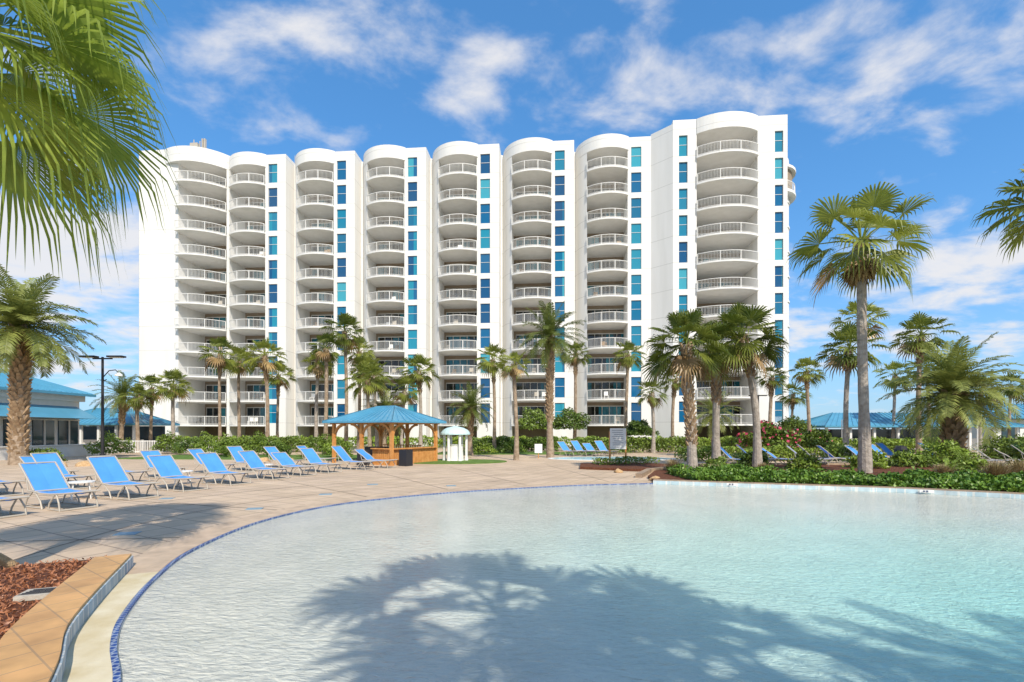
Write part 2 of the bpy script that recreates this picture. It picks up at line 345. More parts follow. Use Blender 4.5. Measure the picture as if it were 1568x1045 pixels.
# ---------------------------------------------------------------- tower
bld=empty('condominium_tower')
O=Vector((-48.3,62.45)); D=Vector((.9967,-.0815)); Nn=Vector((-.0815,-.9967)); ang=math.atan2(D.y,D.x)
def W(s,v,z): 
    p=O+D*s+Nn*v; return (p.x,p.y,z)
def circ(a,b,c):
    A=np.array([[b[0]-a[0],b[1]-a[1]],[c[0]-b[0],c[1]-b[1]]]); B=np.array([(b[0]**2+b[1]**2-a[0]**2-a[1]**2)/2,(c[0]**2+c[1]**2-b[0]**2-b[1]**2)/2])
    x,y=np.linalg.solve(A,B); r=math.hypot(a[0]-x,a[1]-y)
    return lambda t,off=0: y+math.sqrt(max(0,(r+off)**2-(t-x)**2))
wall=MB();slab=MB();rail=MB();win=MB();door=MB();inner=MB();furn=MB()
FL=[32.6-3*k for k in range(11)]; H=36.3; BK=-2.6
def lb(mb,s0,s1,v0,v1,z0,z1,mi=0): mb.prism([(s0,v0),(s1,v0),(s1,v1),(s0,v1)],z0,z1,mi,W)
def seg(f,t0,t1,off=0,n=12): return [(t0+(t1-t0)*i/n,f(t0+(t1-t0)*i/n,off)) for i in range(n+1)]
def balcony(f,t0,t1,z):
    n=12
    arc=seg(f,t0-.04,t1+.04,.20,n)
    slab.prism(arc+[(t1+.04,BK-.05),(t0-.04,BK-.05)],z-.2,z,0,W)
    ra=seg(f,t0,t1,.12,n)
    for i in range(n):
        a,b=ra[i],ra[i+1]
        rail.beam(W(a[0],a[1],z+1.03),W(b[0],b[1],z+1.03),.07,.06)
        rail.beam(W(a[0],a[1],z+.1),W(b[0],b[1],z+.1),.04,.04)
    step=.15; acc=0
    for i in range(n):
        a=Vector(ra[i]);b=Vector(ra[i+1]); l=(b-a).length
        while acc<l:
            p=a+(b-a)*acc/l; w=W(p.x,p.y,z+.57)
            rail.box(w,(.022,.022,.9),ang); acc+=step
        acc-=l
    for i in (0,n//3,2*n//3,n):
        rail.box(W(ra[i][0],ra[i][1],z+.52),(.07,.07,1.03),ang)
    x=t0+.25
    while x+.85<t1:
        h=2.25
        lb(door,x+.05,x+.85,BK+.02,BK+.06,z+.05,z+h)
        lb(rail,x-.0,x+.05,BK+.02,BK+.1,z,z+h+.06); x+=.9
    lb(rail,x,x+.05,BK+.02,BK+.1,z,z+2.31)
    lb(rail,t0+.25,x+.05,BK+.02,BK+.11,z+2.26,z+2.36)
    if random.random()<.8:
        for q in range(random.choice([1,2,2,3])):
            s=random.uniform(t0+.6,t1-.6); v=random.uniform(-1.2,.2)
            mi=random.choice([0,0,1,2,3]); 
            lb(furn,s-.25,s+.25,v-.25,v+.25,z+.42,z+.47,mi); lb(furn,s-.25,s+.25,v-.27,v-.23,z+.45,z+.95,mi)
            for ds,dv in((-.22,-.22),(.22,-.22),(-.22,.22),(.22,.22)): lb(furn,s+ds-.02,s+ds+.02,v+dv-.02,v+dv+.02,z,z+.42,mi)
lb(wall,2,79.3,-18,-2.95,0,36.0)
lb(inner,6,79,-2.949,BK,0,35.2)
wall.prism([(1.85,-16)]+[(1.85,1.9)]+[(2.0,2.0)]+[(7.2,2.02),(7.2,BK-.1),(7.2,-16)],0,36.75,0,W)
f0=circ((5.5,2.0),(9.5,2.3),(12.6,-.3))
wall.prism(seg(f0,5.4,12.6,.03,16)+[(12.6,-3.1),(5.4,-3.1)],34.95,36.77,0,W)
wall.prism([(12.25,f0(12.25)),(12.6,f0(12.6)),(12.6,-3),(12.25,-3)],0,34.95,0,W)
for z in FL: balcony(f0,7.2,12.25,z)
base=circ((-1.2,-1.5),(2.3,1.4),(4.85,.6))
starts=[12.85]+[21.7+8.93*k for k in range(5)]
WZ0,WZ1=.2,2.55
for bi,s0 in enumerate(starts):
    f=lambda t,off=0,s0=s0: base(t-s0,off)
    l=s0-1.2 if bi else s0-.25
    wall.prism(seg(f,l,s0,0,8)+[(s0,-3.0),(l,-3.0)],0,34.8,0,W)
    wall.prism(seg(f,l,s0+4.85,.03,24)+[(s0+4.85,-3.05),(l,-3.05)],34.8,H+.05,0,W)
    e=s0+7.4
    lb(wall,s0+4.72,s0+5.12,BK-.4,.6,0,H); lb(wall,s0+6.3,e,BK-.4,.6,0,H)
    lb(wall,s0+5.12,s0+6.3,BK-.4,.42,0,H)
    prev=H
    for z in FL:
        lb(wall,s0+5.12,s0+6.3,.42,.598,z+WZ1,prev-.001)
        lb(win,s0+5.16,s0+6.26,.42,.48,z+WZ0,z+WZ1)
        lb(rail,s0+5.12,s0+6.3,.42,.52,z+1.5,z+1.54)
        prev=z+WZ0
    lb(wall,s0+5.12,s0+6.3,.42,.598,0,prev-.001)
    lb(wall,e,s0+7.9,BK-.4,-1.52,0,H-.2)
    for z in FL: balcony(f,s0,s0+4.72,z)
HB=36.9
wall.prism([(64.82,.6),(66.9,2.4),(66.9,-3),(64.82,-3)],0,HB-.4,0,W)
def windowpier(a,b,wa,wb,v,H_):
    lb(wall,a,wa,BK-.4,v,0,H_); lb(wall,wb,b,BK-.4,v,0,H_); lb(wall,wa,wb,BK-.4,v-.22,0,H_)
    prev=H_
    for z in FL:
        lb(wall,wa,wb,v-.22,v-.002,z+WZ1,prev-.001); lb(win,wa+.04,wb-.04,v-.22,v-.16,z+WZ0,z+WZ1)
        lb(rail,wa,wb,v-.22,v-.12,z+1.5,z+1.54); prev=z+WZ0
    lb(wall,wa,wb,v-.22,v-.002,0,prev-.001)
windowpier(66.9,69.5,67.55,68.5,2.4,HB); windowpier(76.1,79.3,77.95,78.85,2.4,HB)
f8=circ((69.4,2.4),(72.8,3.5),(76.2,2.4))
wall.prism(seg(f8,69.5,76.1,.02,20)+[(76.1,-3),(69.5,-3)],35.2,HB-.02,0,W)
for z in FL: balcony(f8,69.5,76.1,z)
lb(wall,66.9,79.3,-18,-3.01,0,HB-.3)
cc=(79.7,-4.4)
def disc(r,n=28): return [(cc[0]+r*math.cos(2*math.pi*i/n),cc[1]+r*math.sin(2*math.pi*i/n)) for i in range(n)]
for z in FL[:]: slab.prism(disc(2.75),z-.2,z,0,W)
slab.prism(disc(3.4),30.2,30.5,0,W); slab.prism(disc(3.4),33.1,33.4,0,W); inner.prism(disc(3.0),30.5,33.1,0,W)
wall.prism(disc(2.65),0,34.8,0,W)
dd_=disc(3.3)
for i in range(28):
    a,b=dd_[i],dd_[(i+1)%28]; rail.beam(W(*a,31.5),W(*b,31.5),.07,.06)
    for k in range(4):
        p=(a[0]+(b[0]-a[0])*k/4,a[1]+(b[1]-a[1])*k/4); rail.box(W(*p,31.0),(.024,.024,1),ang)
lb(wall,4,60,-16,-8,36.0,36.5)
for x in(8.3,8.6,9.0,9.4): furn.tube([W(x,1.2,36.5),W(x,1.2,38.0+.3*math.sin(x*9))],.06,6,2)
lb(furn,8.2,9.2,.9,1.4,36.8,37.8,2)
for x in(9.6,9.9): lb(furn,x,x+.15,.9,1.2,36.8,38.4,2)
furn.tube([W(68,-3,36.8),W(68,-3,38.4)],.05,6,2)
for x in(20,33,46,58): furn.tube([W(x,-2,36),W(x,-2,37.6)],.025,5,2)
wo=wall.obj('walls',[M['stucco']],bld); fixn(wo)
so=slab.obj('balcony_slabs',[M['stucco']],bld); fixn(so)
ro=rail.obj('balcony_railings',[M['rail']],bld); fixn(ro)
wi=win.obj('windows',[M['win']],bld); fixn(wi)
do=door.obj('sliding_doors',[M['door']],bld); fixn(do)
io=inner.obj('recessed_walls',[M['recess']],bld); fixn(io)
fu=furn.obj('balcony_furniture',[M['darkmetal'],M['white'],M['frame'],M['boot']],bld); fixn(fu)

# ---------------------------------------------------------------- palms
UP=Vector((0,0,1))
def fan_leaf(mb,base,az,el,pet,Rb,droop,nseg,mi=0,hang=.35,rnd=random,near=False):
    f=Vector((math.cos(az)*math.cos(el),math.sin(az)*math.cos(el),math.sin(el)))
    s=f.cross(UP); s=s.normalized() if s.length>.05 else Vector((1,0,0))
    roll=rnd.uniform(-.5,.5); s=(Matrix.Rotation(roll,3,f)@s)
    w=.018*Rb+.006
    hub=base+f*pet-UP*.12*pet; mid=base+f*pet*.5
    mb.add([base-s*w,base+s*w,mid+s*w,mid-s*w,hub+s*w*.7,hub-s*w*.7],[(0,1,2,3),(3,2,4,5)],mi)
    f2=(f-UP*droop*.5).normalized(); s2=s; n2=s2.cross(f2)
    A=R(112); d=2*A/nseg
    for i in range(nseg):
        a=-A+d*(i+.5); dr=(f2*math.cos(a)+s2*math.sin(a)+n2*.28*abs(math.sin(a))).normalized()
        sd=(-f2*math.sin(a)+s2*math.cos(a)).normalized()
        r=Rb*(.82+.18*math.cos(a))*rnd.uniform(.9,1.08)
        hw=r*.5*math.tan(d/2)*.98
        fold=n2*(hw*.5 if i%2 else -hw*.5)
        p1=hub+dr*r*.5-UP*hang*.10*r
        p2=hub+dr*r*.78-UP*hang*r*.30
        hv=rnd.uniform(.55,.95)
        p3=hub+dr*r*(.98-hang*.15)-UP*hang*r*hv
        if near:
            p4=p3+dr*r*.05-UP*r*rnd.uniform(.06,.22)
            mb.add([hub,p1-sd*hw+fold,p1+sd*hw-fold,p2-sd*hw*.6,p2+sd*hw*.6,p3-sd*hw*.22,p3+sd*hw*.22,p4],[(0,1,2),(1,3,4,2),(3,5,6,4),(5,7,6)],mi)
        else: mb.add([hub,p1-sd*hw+fold,p1+sd*hw-fold,p2-sd*hw*.55,p2+sd*hw*.55,p3],[(0,1,2),(1,3,4,2),(3,5,4)],mi)
def feather(mb,base,az,el,Ln,sag,npair,ll,mi=0,rnd=random,wid=.03):
    h=Vector((math.cos(az),math.sin(az),0)); sd=h.cross(UP)
    a=el; p=Vector(base); st=Ln/npair
    P=[p.copy()];T=[]
    for i in range(npair):
        d=h*math.cos(a)+UP*math.sin(a); T.append(d); p=p+d*st; P.append(p.copy()); a-=sag/npair*(.5+1.0*i/npair)
    T.append(T[-1])
    for i in range(npair):
        w=.014*Ln*(1-i/npair)+.003
        mb.add([P[i]-sd*w,P[i]+sd*w,P[i+1]+sd*w,P[i+1]-sd*w],[(0,1,2,3)],mi)
        t=i/npair
        if t<.1: continue
        l=ll*(math.sin(math.pi*min(1,(t*.85+.12)))**.6)*rnd.uniform(.85,1.1)
        nn=sd.cross(T[i])
        if nn.z<0: nn=-nn
        for k in(-1,1):
            d=(sd*k*.85+T[i]*.65+nn*.3*rnd.uniform(.0,1.3)).normalized()
            q=P[i]; m_=q+d*l*.55-UP*.03*l; e=q+d*l-UP*.25*l
            sw=T[i]*wid
            mb.add([q-sw*.5,q+sw*.5,m_+sw,m_-sw,e],[(0,1,2,3),(3,2,4)],mi)
def fan_crown(name,seed,nleaf,nseg,near=False,lowel=128,dry=14,Rs=1.0):
    rnd=random.Random(seed); mb=MB()
    for i in range(nleaf):
        t=i/(nleaf-1); az=i*2.39996+rnd.uniform(-.3,.3)
        el=R(82-lowel*t**(.85))+rnd.uniform(-.12,.12)
        pet=rnd.uniform(.42,.62)*(1-.15*(t>.85)); Rb=rnd.uniform(.42,.54)*(.8 if t<.12 else 1)*Rs
        fan_leaf(mb,Vector((0,0,.02)),az,el,pet,Rb,.25+.5*t,nseg,0 if near or t<.9 or rnd.random()<.4 else 1,.3+.45*t,rnd,near)
    for i in range(dry):
        az=rnd.uniform(0,6.28); fan_leaf(mb,Vector((0,0,-.08)),az,R(rnd.uniform(-80,-55)),.22,.26,.3,10,1,.6,rnd)
    me=mb.obj(name,[M['fanfg'] if near else M['fan'],M['dead']]); d=me.data; bpy.data.objects.remove(me); return d
def date_crown(name,seed,nl,npair,sag=1.6,wid=.012,ll=.2,lo=115):
    rnd=random.Random(seed); mb=MB()
    for i in range(nl):
        t=i/(nl-1); az=i*2.39996+rnd.uniform(-.2,.2); el=R(85-lo*t**.9)+rnd.uniform(-.1,.1)
        feather(mb,Vector((0,0,0)),az,el,rnd.uniform(.9,1.08),sag*rnd.uniform(.7,1.1)*(1 if t>.15 else .5),npair,ll,0,rnd,wid)
    for i in range(8): feather(mb,Vector((0,0,-.05)),rnd.uniform(0,6.28),R(rnd.uniform(-70,-35)),.5,.4,12,.12,1,rnd,wid)
    me=mb.obj(name,[M['date'],M['dead']]); d=me.data; bpy.data.objects.remove(me); return d
FC=[fan_crown('fan_crown_mesh',s,n,16,False,122) for s,n in((1,24),(2,28),(3,21),(4,26))]
FCS=[fan_crown('sabal_crown_mesh',s,n,24) for s,n in((11,38),(12,34))]
FCB=fan_crown('tall_crown_mesh',15,25,26,False,125,22)
FCN=fan_crown('near_crown_mesh',21,40,44,True,112,0)
DC=[date_crown('date_crown_mesh',s,n,26,1.35,.015) for s,n in((5,38),(6,44))]
DCN=date_crown('date_crown_full_mesh',8,60,44,1.45,.012,.21,108)
def palm(name,x,y,h,cs,crown,rad,lean=(0,0),boots=.3,bark='bark',bulge=1.35,rz=None,squash=1.0):
    mb=MB(); n=14; pts=[];rs=[]
    for i in range(n+1):
        t=i/n; pts.append((lean[0]*t*t+.04*math.sin(t*5+x),lean[1]*t*t,h*t))
        r=rad*(1.25-.35*min(1,t*4)) if t<.25 else rad*(.9-.15*t)
        if t>1-boots*.5: r*=bulge
        rs.append(r*(1+.06*(i%2)))
    mb.tube(pts,rs,12,0)
    nb=int(boots*h/.075*2.0); 
    for i in range(nb):
        t=1-boots*(i/nb); a=i*2.4; z=h*t; c=Vector((lean[0]*t*t+.04*math.sin(t*5+x),lean[1]*t*t,z)); r=rad*(.95 if bulge<1.2 else 1.05)*(1 if t<1-boots*.5 else 1.1)
        o=Vector((math.cos(a),math.sin(a),0)); s=Vector((-o.y,o.x,0)); w=rad*.42; L_=rad*1.0
        b0=c+o*r*.75-UP*.08; tp=c+o*(r+rad*.45)+UP*L_+s*random.uniform(-.3,.3)*rad
        mb.add([b0-s*w,b0+s*w,tp+s*w*.45,tp-s*w*.45,b0+o*.04+UP*.02-UP*.06,],[(0,1,2,3),(0,4,1)],1)
        mb.add([b0-s*w-o*.1,tp-s*w*.45-o*rad*.3,tp+s*w*.45-o*rad*.3,b0+s*w-o*.1,tp-s*w*.45,tp+s*w*.45,b0-s*w,b0+s*w],[(1,2,5,4),(0,1,4,6),(3,7,5,2)],1)
    o=mb.obj(name,[M[bark],M['boot']],loc=(x,y,-.02))
    c=bpy.data.objects.new('crown',crown); scene.collection.objects.link(c); c.parent=o
    c.location=(pts[-1][0],pts[-1][1],h); c.scale=(cs,cs,cs*squash); c.rotation_euler=(random.uniform(-.08,.08),random.uniform(-.08,.08),random.uniform(0,6.28) if rz is None else rz)
    return o
palm('fan_palm_tree',14.5,19.9,9.5,2.7,FCB,.21,(-.15,0),.16,'barkg',1.45,rz=1.0)
palm('sabal_palm_tree',7.6,20.5,5.5,2.0,FCS[0],.19,(-.2,.1),.8,'barkg',1.2)
palm('sabal_palm_tree',9.75,23,5.6,1.8,FCS[1],.19,(-.1,0),.45,'barkg',1.3)
palm('sabal_palm_tree',11.3,22.2,6.1,2.1,FCS[0],.18,(-.75,0),.3,'barkg',1.2)
fans=[(9.9,42,8.4,1.6),(5.7,44,8.8,1.5),(.25,30,5.9,1.15),(-1.5,42,8,1.7),(-7.9,42,7,1.9),(-13.7,40,10,1.9),(-14.6,38,8.3,1.5),(-16.6,41,7.5,1.5),(-13.9,44,9,1.7),
(-20.2,40,8,1.8),(-24.2,40,8.2,1.8),(-24.3,43,8,1.6),(-21.8,45,7,1.6),(-29.4,42,5.8,1.7),(-33.6,45,5.8,1.8),(-10.6,36,5.6,1.7),(-11.2,40,6.4,1.6),(-12.4,42,7.2,1.6),
(11.7,40,5,1.5),(14.6,44,6.5,1.5),(22.4,42,6.5,1.4),(20.7,30,6.9,1.9),(28.9,40,11,2.2),(25.8,42,7,1.5),(27.8,48,5.5,1.6),(26.9,32,8.1,1.8),(35.5,45,7,1.8),(38.7,40,5,1.8),(46.3,45,6,1.6),(36.2,42,7.2,1.7),(-9.1,40,5.2,1.5),(49.5,46,5.2,1.5),(-31,40,4.6,1.5)]
for i,(x,y,h,c) in enumerate(fans):
    palm('fan_palm_tree',x,y,h,c*1.08,FC[i%4],random.uniform(.13,.17),(random.uniform(-.25,.25),0),random.uniform(.1,.3),random.choice(['bark','bark','barkg']),1.5)
palm('date_palm_tree',-26.5,26,7.3,3.6,DCN,.34,(-.0,0),.95,'bark',1.15)
palm('date_palm_tree',2.6,33,8.2,2.7,DC[1],.22,(0,0),.7,'bark',1.2)
palm('date_palm_tree',-33.9,42,4.8,2.4,DC[0],.2,(0,0),.5)
palm('date_palm_tree',-3.1,36,3.5,2.1,DC[1],.2,(0,0),.6)
palm('date_palm_tree',-10,38,3.2,2.1,DC[0],.2,(0,0),.6)
palm('date_palm_tree',23.7,26,3.8,3.4,DCN,.42,(0,0),.98,'bark',1.25,rz=2.2)
palm('date_palm_tree',14.2,34,3.0,2.0,DC[0],.2,(0,0),.6)
palm('fan_palm_tree',-5.85,4.4,5.45,2.15,FCN,.2,(.55,0),.3,'bark',1.3,rz=.4)
palm('fan_palm_tree',16.9,15,9.0,1.9,FC[1],.17,(0,0),.2,'barkg',1.3,rz=2)
palm('fan_palm_tree',3.6,-2.8,8.2,2.8,FC[2],.2,(0,0),.2)
palm('fan_palm_tree',6.2,-4.3,8.4,2.9,FC[0],.2,(0,0),.2)
palm('date_palm_tree',10.3,-5.0,7.6,3.2,DC[0],.2,(0,0),.2)

# ---------------------------------------------------------------- shrubs
def clump(name,c,r,n,m,size,flowers=0,lump=.25):
    mb=MB(); d=rng.normal(size=(n,3)); d/=np.linalg.norm(d,axis=1)[:,None]; d[:,2]=np.abs(d[:,2])*1.1-.15
    ph=rng.uniform(0,6,6)
    lum=1+lump*(np.sin(d[:,0]*5+ph[0])*np.sin(d[:,1]*5+ph[1])+.6*np.sin(d[:,2]*8+ph[2]+d[:,0]*4))
    rr=(rng.uniform(.35,1,n)**.45)*lum
    P=np.array(c)+d*rr[:,None]*np.array(r)
    P[:,2]=np.maximum(P[:,2],.03)
    leaves(mb,P,size)
    if flowers:
        i=rng.choice(n,flowers,replace=False); Q=np.array(c)+d[i]*(lum[i]*1.03)[:,None]*np.array(r); leaves(mb,Q,size*.8,mi=1,asp=.9)
    mb.obj(name,[m,M['flower']])
def hedge(name,a,b,w,h,n,m,size,z0=0):
    mb=MB(); a=Vector(a);b=Vector(b); L=(b-a).length; d=(b-a)/L; s=Vector((-d.y,d.x))
    t=rng.uniform(0,L,n); o=rng.uniform(-1,1,n); z=rng.uniform(0,1,n)**.6
    top=h*(1+.09*np.sin(t*1.7+a.x)+.07*np.sin(t*4.3)); wd=w/2*(1+.15*np.sin(t*2.3+1))
    P=np.stack([a.x+d.x*t+s.x*o*wd,a.y+d.y*t+s.y*o*wd,z0+z*top],1); leaves(mb,P,size); 
    mb.obj(name,[m])
hedge('hedge',(-31,43),(-15.5,41.5),1.6,1.2,8000,M['hedge'],.12)
hedge('hedge',(-4,43),(4,42),1.5,1.2,4600,M['hedge'],.12)
hedge('hedge',(5,40),(16,41.5),1.5,1.2,6000,M['hedge'],.12)
hedge('hedge',(19.5,36),(32,36.5),1.6,1.2,6500,M['shrub'],.12)
hedge('hedge',(10,29),(18,29.5),1.4,.8,4000,M['shrub'],.1)
hedge('hedge',(33,33),(45,36),1.8,1.1,6000,M['hedge'],.12)
hedge('foundation_hedge',(-44,58),(30,51.5),1.6,1.1,12000,M['shrub'],.17)
clump('oleander_shrub',(17.0,32,.9),(1.7,1.4,1.4),4200,M['shrub'],.12,230)
clump('oleander_shrub',(20.5,33,.8),(1.4,1.2,1.0),2400,M['shrub'],.12,25)
for x,y,z,r in[(2.1,43,2.2,1.7),(5.2,43.5,2.2,1.6),(10.8,41,1.6,1.2),(26.8,46,1.6,1.7)]: clump('round_shrub',(x,y,z),(r,r,r*.95),3200,M['hedge'],.12)
for x,y,r,h in[(-20.5,35,1.0,1.1),(-18.6,36,1.2,1.3),(-16.5,34,.9,.9),(-22.5,36,1.1,1.2),(-24.6,37,1.2,1.0),(-27,38,1.0,1.3),(-14.6,37,1.2,1.2),(-11.9,33,1.0,1.0),(-2.5,38,1.3,.8),(0,39,1.1,.8),(8.2,38,1.0,.8),(21.5,24,1.2,1.1),(19.3,23.5,.9,.7),(27,26,1.4,1.3),(18.2,27,1,.9),(13.0,21.5,.7,.6),(9.0,21.2,.6,.5),(22.5,20.5,1.0,.7),(16.5,22.5,.8,.7),(12,24,.8,.6),(19.5,20.2,.7,.5),(-29,35,1.3,1.2),(-26.3,27,1.1,.6)]:
    clump('shrub',(x,y,h*.3),(r,r*.9,h),int(1500*r),M['shrub'] if random.random()<.7 else M['hedge'],.09)
def cycad(x,y,s):
    mb=MB(); rnd=random.Random(int(x*31+y))
    for i in range(26): feather(mb,Vector((0,0,.1)),i*2.4,R(rnd.uniform(15,80)),s*rnd.uniform(.8,1.1),1.3,18,.16*s,0,rnd,.016)
    mb.obj('cycad_plant',[M['shrub']],loc=(x,y,0))
for x,y,s in[(20.6,22,1.5),(26.8,25.5,1.5),(17.3,19.2,.8),(-12.9,30,1.0),(-19.5,33,1.3),(28,30,1.6),(12.3,26,1.0),(-3.3,32.5,.8)]: cycad(x,y,s)
def tuft(x,y,s):
    mb=MB(); rnd=random.Random(int(x*17))
    for i in range(420):
        a=rnd.uniform(0,6.28); e=rnd.uniform(.5,1.5); l=s*rnd.uniform(.7,1.1); d=Vector((math.cos(a)*math.cos(e),math.sin(a)*math.cos(e),math.sin(e))); sd=Vector((-d.y,d.x,0)).normalized()*.008
        b=Vector((rnd.uniform(-.15,.15),rnd.uniform(-.15,.15),0)); m_=b+d*l*.6; t=b+d*l-UP*l*.2
        mb.add([b-sd,b+sd,m_+sd,m_-sd,t],[(0,1,2,3),(3,2,4)])
    mb.obj('ornamental_grass_tuft',[M['grassy']],loc=(x,y,0))
for x,y,s in[(17.6,17.6,1.0),(18.7,17.9,1.0),(20,18.5,.9),(7.0,21,.8),(16.6,18.6,.7),(8.2,19.6,.6),(10.7,20.6,.6)]: tuft(x,y,s)
bedf=offset(farS,.35); bp=[bedf[0]]+bedf[1:]+[(22,14),(30,22),(30,23),(18,24.5),(10,24.5),(6.2,21),(5.2,18.5)]
mb=MB(); mb.prism(bp,-.004,.09); mb.obj('planting_bed',[M['mulch']])
P=[]
while len(P)<40000:
    x,y=random.uniform(5.5,22),random.uniform(11,23)
    if not inpoly(x,y,bp): continue
    dmin=min(math.hypot(x-a,y-b) for a,b in bedf)
    lim=3.0+1.2*math.sin(x*.9)+(.6*math.sin(x*2.3))
    if dmin<lim and x>6.2: P.append((x,y,.09+random.random()*.28*(1+.5*math.sin(x*3)*math.sin(y*4))))
mb=MB(); leaves(mb,P,.058,asp=.6); mb.obj('groundcover_planting',[M['cover']])
mb=MB(); mb.prism([(3.3*math.cos(a)-3.6,28.3+2.0*math.sin(a)) for a in [i*math.pi/12 for i in range(24)]],-.003,.05); mb.obj('lawn_patch',[M['grass']])
mb=MB(); mb.prism([(-11,30),(-7,31.5),(-8,36),(-25,36),(-26,31)],-.003,.04); mb.obj('lawn_patch',[M['grass']])
mb=MB(); mb.prism([(-6,37),(6,37),(8,41),(-6,42)],-.003,.04); mb.obj('lawn_patch',[M['grass']])
mb=MB(); P=[]
for i in range(60):
    x=random.choice([random.uniform(46,150),random.uniform(-150,-60)]); y=random.uniform(85,125); h=random.uniform(2,4.2)
    n=260; d=rng.normal(size=(n,3)); d/=np.linalg.norm(d,axis=1)[:,None]; P.append(np.array([x,y,h*.6])+d*np.array([4.5,3,h*.9])*(rng.uniform(.3,1,n)**.5)[:,None])
leaves(mb,np.concatenate(P),.5); mb.obj('distant_trees',[M['far']])

# ---------------------------------------------------------------- lounge chairs
def chair_mesh(k):
    mb=MB(); w=.34
    back=[(.0+.06*(1-k),1.02*k),(.22,.83*k),(.45,.40+.22*k),(.68,.40)]; seat=[(.68,.385),(1.0,.36),(1.4,.36),(1.75,.385),(1.98,.40)]
    for pl in(back,seat):
        for i in range(len(pl)-1):
            (x0,z0),(x1,z1)=pl[i],pl[i+1]
            vs=[(x0,-w+.03,z0),(x1,-w+.03,z1),(x1,0,z1-.03),(x0,0,z0-.03),(x0,w-.03,z0),(x1,w-.03,z1)]
            mb.add(vs,[(0,1,2,3),(3,2,5,4)],0)
            mb.add([(a,b,c-.012) for a,b,c in vs],[(3,2,1,0),(4,5,2,3)],0)
    for s in(-w,w):
        mb.tube([(x,s,z) for x,z in back],.02,6,1); mb.tube([(x,s,z) for x,z in seat],.02,6,1)
        mb.tube([(.42,s,.39),(.68,s,.385)],.02,6,1)
        mb.tube([(.62,s,.37),(.42,s*1.05,.2),(.30,s*1.05,.0)],.018,6,1)
        mb.tube([(.75,s,.37),(1.02,s*1.05,.18),(1.1,s*1.05,.0)],.018,6,1)
        mb.tube([(1.62,s,.37),(1.42,s*1.05,.15),(1.36,s*1.05,.0)],.018,6,1)
        mb.tube([(1.68,s,.37),(1.82,s*1.05,.18),(1.86,s*1.05,.0)],.018,6,1)
        mb.tube([(.30,s*1.05,.02),(1.1,s*1.05,.02)],.016,6,1); mb.tube([(1.36,s*1.05,.02),(1.86,s*1.05,.02)],.016,6,1)
        mb.tube([(.35,s,.69*k),(.42,s,.39)],.014,6,1)
    for x,z in((back[0][0],back[0][1]),(1.98,.40),(.68,.385),(.30,.02),(1.86,.02)): mb.tube([(x,-w,z),(x,w,z)],.02,6,1)
    o=mb.obj('lounge_chair_mesh',[M['blue'],M['frame']]); d=o.data; bpy.data.objects.remove(o); return d
CH=[chair_mesh(1.0),chair_mesh(1.06),chair_mesh(.88)]
def chair(x,y,rz):
    o=bpy.data.objects.new('lounge_chair',random.choice(CH)); scene.collection.objects.link(o); o.location=(x,y,0); o.rotation_euler=(0,0,rz)
front=[(-11.7,11.9),(-11.4,13.6),(-11.2,15.4),(-10.9,17.1),(-10.4,18.8),(-9.9,20.3),(-9.2,21.7),(-8.5,23.0),(-7.7,24.1)]
for i,(x,y) in enumerate(front): chair(x+random.uniform(-.15,.15),y,R(-22+random.uniform(-7,7)))
chair(-12.3,10.5,R(-15))
for x,y in[(-15.7,14.0),(-15.2,15.7),(-14.8,17.4),(-14.4,19.2),(-13.8,21),(-13.0,22.6),(-12.1,24.1),(-16.6,13.4),(-17.3,17.4),(-11.2,25.6)]: chair(x,y,R(-20+random.uniform(-8,8)))
for x,y,a in[(3.6,36,-60),(4.6,36,-60),(5.5,36,-60),(6.4,36,-60),(10.7,25.2,-30),(11.9,25.6,-30),(13.2,25.6,-35),(14.5,25.5,-30),(15.4,26.1,-30),(16.4,25.9,-25),(22,29,-60),(23.3,29.2,-60),(24.6,29.2,-60),(22.2,24.6,-40),(23.4,24.6,-40),(24.7,24.8,-45),(26,25.2,-45),(27.5,25.6,-50),(29,26.5,-50),(19.4,26.2,-60),(18.3,26.4,-60)]: chair(x,y,R(a+random.uniform(-6,6)))

# ---------------------------------------------------------------- gazebo
gz=empty('gazebo',(-6.27,25.2,0)); gz.rotation_euler=(0,0,R(-30)); 
GW,GD=4.4,3.6
wd=MB();rf=MB();dk=MB()
for x in(0,-GW/2,-GW):
    for y in(0,GD):
        wd.box((x,y,1.12),(.16,.16,2.24))
        for dx,ok in((1,x<0),(-1,x>-GW)):
            if ok:
                pts=[(x+dx*(.08+.75*(1-math.cos(t))),y,1.5+.68*math.sin(t)) for t in [k*math.pi/2/5 for k in range(6)]]
                for i in range(5): wd.beam(pts[i],pts[i+1],.07,.12)
for x in(0,-GW):
    pts=[(x,.08+.75*(1-math.cos(t)),1.5+.68*math.sin(t)) for t in [k*math.pi/2/5 for k in range(6)]]
    for i in range(5):
        wd.beam(pts[i],pts[i+1],.07,.12); wd.beam((x,GD-pts[i][1],pts[i][2]),(x,GD-pts[i+1][1],pts[i+1][2]),.07,.12)
for y in(0,GD): wd.box((-GW/2,y,2.3),(GW+.5,.12,.2))
for x in(0,-GW): wd.box((x,GD/2,2.3),(.12,GD+.5,.2))
def slat(x0,y0,x1,y1,h):
    L=math.hypot(x1-x0,y1-y0); a=math.atan2(y1-y0,x1-x0); n=int(L/.13)
    for i in range(n+1): 
        t=i/n; wd.box((x0+(x1-x0)*t,y0+(y1-y0)*t,h/2),(.11,.03,h),a)
    wd.box(((x0+x1)/2,(y0+y1)/2,h+.02),(L+.1,.34,.05),a)
slat(0,.12,0,GD-.12,.85); slat(-.1,0,-GW*.3,0,.85)
